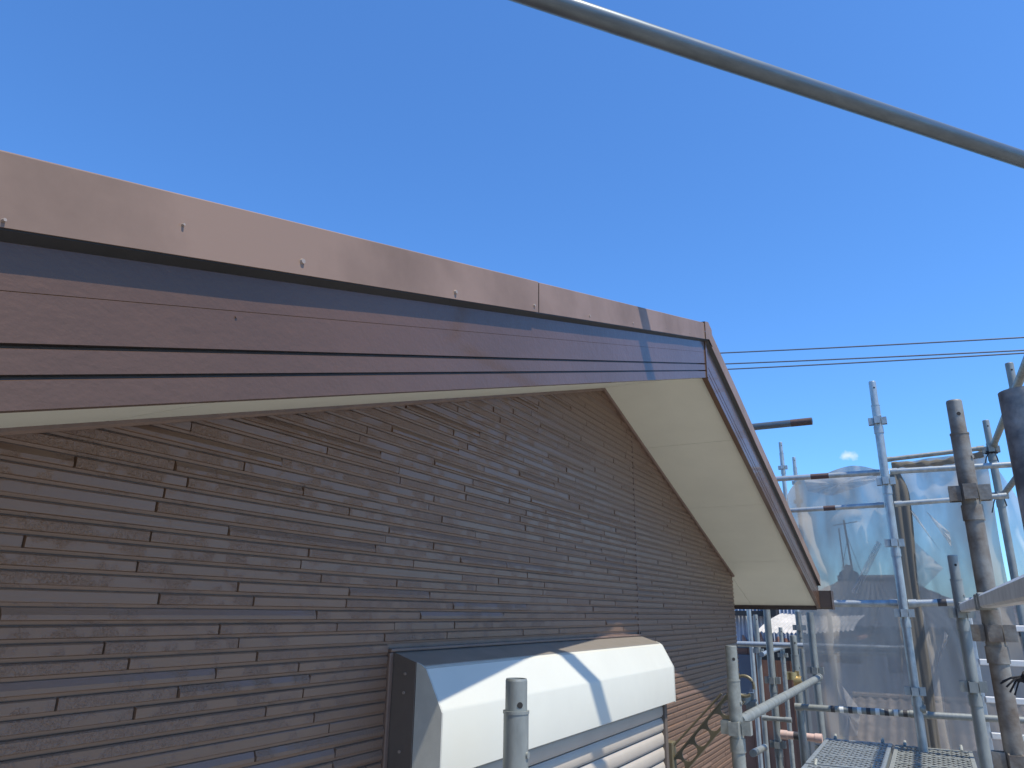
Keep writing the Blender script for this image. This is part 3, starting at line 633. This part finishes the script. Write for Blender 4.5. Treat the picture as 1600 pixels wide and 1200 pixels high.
# gathered netting between the two sheets
def bundle(u, v):
    q = u*2*math.pi; zz = 1.02 - 3.2*v; wv = .052 + .006*math.sin(v*7 + 1) + .006*math.sin(v*19)
    rad = wv*(1 + .22*math.sin(q*5 + v*3) + .1*math.sin(q*9 - v*8))
    if v < .04: rad *= .35 + v*16
    return (6.0 + rad*.6*math.cos(q), .078 + .02*math.sin(v*3.3) + rad*math.sin(q), zz)
tag(MB().grid(48, 60, bundle).build('gathered_netting', M_['net_dense'], org=(6.0, .08, -1.0), smooth=80), 'bundled brownish netting hanging in folds beside the tall bright post', 'net')
# cords on the corded post
for k, zz in enumerate((1.10, .80)):
    t = thing('tie_cord', (5.98, -.53, zz), ('upper' if k == 0 else 'lower') + ' black cord tied round the dark corner post of the netting', 'cord', 'netting tie cords')
    MB().path([(5.98 + .034*math.cos(q), -.53 + .034*math.sin(q), zz + .008*math.sin(q*2.5)) for q in [i*.5 for i in range(28)]], .0055, 6).build('loop', M_['rope'], t)
    for e in (-1, 1):
        MB().path([(5.94, -.53 + .01*e, zz), (5.92, -.52 + .03*e, zz - .04), (5.92, -.51 + .045*e, zz - .1 - .02*e)], .004, 6).build('loose_end', M_['rope'], t)

# ================================================================ overhead cables
for k, (z1, z2, lab) in enumerate(((4.948, 4.454, 'highest of the three power lines'), (4.732, 4.245, 'middle of the three power lines'), (4.635, 4.212, 'lowest of the three power lines'))):
    pts = []
    for i in range(41):
        y = -14 + 30*i/40; z = z2 + (z1 - z2)*(y + 1.96)/4.75 + .0016*(y + 1.9)*(y - 2.78)
        pts.append((14 + .05*k, y, z))
    tag(MB().path(pts, .0135, 6).build('power_line', M_['wire'], org=(14, 0, 4.4)), lab + ' crossing the blue sky', 'cable', 'power lines')

# ================================================================ neighbours
# house with dark tiled hip roof
nh = thing('tiled_roof_house', (24.5, 1.5, -H), 'grey walled neighbour house with dark tiled roof behind the netting', 'house')
MB().box(22.0, 28, -1.4, 4.3, -H, -.25).build('wall', M_['nwall'], nh, smooth=0)
def tiles(name, parent, m, A, B, C, D, nu, nv, amp, waves):
    A, B, C, D = map(Vector, (A, B, C, D)); nrm = (B-A).cross(D-A).normalized()
    if nrm.z < 0: nrm = -nrm
    def fn(u, v):
        p = A.lerp(B, u).lerp(D.lerp(C, u), v)
        s = (v*rowsn) % 1.0
        return p + nrm*(amp*(.5 + .5*math.sin(u*waves*2*math.pi)) + amp*.9*(1 - s))
    rowsn = nv/4
    o = MB().grid(nu, nv, fn).build(name, M_[m], parent, smooth=30); return o
tiles('roof', nh, 'ntile', (21.4, -1.9, -.28), (21.4, 4.4, -.28), (25, 2.15, 1.02), (25, .55, 1.02), 160, 48, .03, 24)
tiles('roof', nh, 'ntile', (28.6, -1.9, -.28), (28.6, 4.4, -.28), (25, 2.15, 1.02), (25, .55, 1.02), 100, 40, .03, 20)
tiles('roof', nh, 'ntile', (21.4, -1.9, -.28), (28.6, -1.9, -.28), (25.05, .55, 1.02), (25, .55, 1.02), 60, 30, .03, 14)
tiles('roof', nh, 'ntile', (21.4, 4.4, -.28), (28.6, 4.4, -.28), (25.05, 2.15, 1.02), (25, 2.15, 1.02), 60, 30, .03, 14)
MB().tube((25, .45, 1.06), (25, 2.3, 1.06), .12, 12).build('ridge_tiles', M_['ntile'], nh)
MB().prism([(-.30, 0), (-.24, .22), (-.12, .28), (-.10, .42), (.06, .46), (.14, .30), (.26, .22), (.32, 0)], lambda a, b: (24.9, 1.97 + a, 1.04 + b), lambda a, b: (25.1, 1.97 + a, 1.04 + b)).build('ridge_ornament', M_['ntile'], nh, smooth=0)
MB().box(21.25, 21.42, -1.9, 4.4, -.40, -.27).build('gutter', M_['black'], nh, smooth=0)
MB().tube((21.9, 1.12, -.4), (21.9, 1.12, -3), .05, 10).build('downpipe', M_['nwall'], nh)
MB().box(21.97, 22.01, .45, 1.05, -1.35, -.62).build('window', M_['glass'], nh, smooth=0)
MB().box(21.97, 22.005, -1.0, -.35, -1.1, -.45).build('window', M_['glass'], nh, smooth=0)
# low roofed house to its right
n2 = thing('low_tiled_house', (24, -6, -H), 'low dark roofed neighbour house at far right behind the netting', 'house')
MB().box(22.3, 26, -10, -1.45, -H, -.3).build('wall', M_['nwall'], n2, smooth=0)
tiles('roof', n2, 'ntile', (21.8, -10.4, -.30), (21.8, -1.3, -.30), (24.2, -1.3, .60), (24.2, -10.4, .60), 200, 40, .03, 34)
tiles('roof', n2, 'ntile', (26.8, -10.4, -.30), (26.8, -1.3, -.30), (24.2, -1.3, .60), (24.2, -10.4, .60), 100, 24, .03, 30)
MB().tube((24.2, -10.4, .62), (24.2, -1.3, .62), .1, 12).build('ridge_tiles', M_['ntile'], n2)
# antenna on the tiled house
an = thing('tv_antenna', (25.1, 1.86, 1.1), 'tv antenna mast seen through the netting above the dark roof', 'antenna')
MB().tube((25.1, 1.86, 1.0), (25.1, 1.95, 2.85), .03, 8).build('mast', M_['black'], an)
MB().tube((25.1, 2.10, 1.3), (25.1, 2.12, 2.6), .02, 8).build('mast', M_['black'], an)
for zz in (2.74,):
    MB().tube((24.7, 1.55, zz), (25.5, 2.3, zz), .014, 6).build('element', M_['black'], an)
for e in (1.8, 2.1):
    MB().path([(25.1, 1.9, 2.3), (24.9 , 1.9 + (e-1.95)*2.2, 1.05)], .008, 5).build('guy_wire', M_['black'], an)
# weathered brown tile roof below
bt = thing('brown_tile_shed', (13.6, -.8, -H), 'shed with weathered brown wavy tile roof low beyond the deck', 'shed')
MB().box(13.2, 15.6, -3.6, 1.15, -H, -1.75).build('wall', M_['bwall'], bt, smooth=0)
tiles('roof', bt, 'btile', (12.9, -3.8, -1.82), (12.9, 1.3, -1.82), (14.4, 1.3, -1.30), (14.4, -3.8, -1.30), 300, 32, .035, 34)
tiles('roof', bt, 'btile', (16.0, -3.8, -1.82), (16.0, 1.3, -1.82), (14.4, 1.3, -1.30), (14.4, -3.8, -1.30), 200, 16, .035, 34)
MB().tube((14.4, -3.8, -1.27), (14.4, 1.3, -1.27), .06, 10).build('ridge_tiles', M_['btile'], bt)
# corrugated shed with brown wall
cs = thing('corrugated_shed', (14, 3, -H), 'shed with pale corrugated iron upper wall and brown lower wall', 'shed')
MB().grid(320, 1, lambda u, v: (13.0 + .022*math.sin(u*70*2*math.pi), 1.84 + 4.2*u, -.50 + .95*v)).build('corrugated_sheet', M_['corr'], cs, smooth=60)
MB().box(13.03, 13.3, 1.85, 6.0, -H, .45).build('wall', M_['corr'], cs, smooth=0)
MB().grid(60, 1, lambda u, v: (12.96 + .012*math.sin(u*70*2*math.pi*.2), 1.9 + .85*u, -.50 + (.10 + .08*math.sin(u*17)**2 + .05*math.sin(u*41))*v)).build('rust_patch', M_['corr_rust'], cs)
lw = MB()
MB().box(12.90, 13.02, 1.55, 6.0, -H, -.52).build('lower_wall', M_['bwall'], cs, smooth=0)
for i in range(20):
    MB().box(12.885, 12.899, 1.57 + .22*i, 1.585 + .22*i, -H, -.525).build('batten', M_['bwall'], cs, smooth=0)
wn_ = MB().box(12.87, 12.905, 2.60, 2.86, -1.25, -.62).build('window', M_['glass'], cs, smooth=0)
MB().box(12.86, 12.902, 2.585, 2.6, -1.27, -.60).build('frame', M_['alu'], wn_, smooth=0)
MB().box(12.75, 12.97, 2.15, 4.0, -.02, .06).build('gutter', M_['black'], cs, smooth=0)
MB().box(12.72, 12.98, 2.14, 2.34, -.03, .26).build('gutter_box', M_['black'], cs, smooth=0)
# white canopy
cp = thing('canopy', (11.3, 1.3, -.3), 'white corrugated canopy roof with wooden edge under the gutter end', 'canopy')
def cfn(u, v):
    y = 2.05 - 1.22*u; x = 12.7 - 1.9*v
    return (x, y + .05*math.sin(v*2), .02 - .19*v**1.3 - .03*math.sin(u*3.0) - .05*(1-u)*v + .010*math.sin(u*22*2*math.pi))
MB().grid(180, 8, cfn).build('sheet', M_['canopy'], cp, smooth=60)
MB().box(10.86, 10.90, .84, 1.30, -.262, -.232).build('edge_board', M_['wood'], cp, smooth=0)
MB().box(11.0, 12.6, .84, .88, -.30, -.26).build('rafter', M_['wood'], cp, smooth=0)
MB().box(11.0, 12.6, 1.4, 1.44, -.34, -.28).build('rafter', M_['wood'], cp, smooth=0)
MB().box(11.6, 12.5, .9, 2.2, -.62, -.42).build('lower_eave', M_['black'], cp, smooth=0)
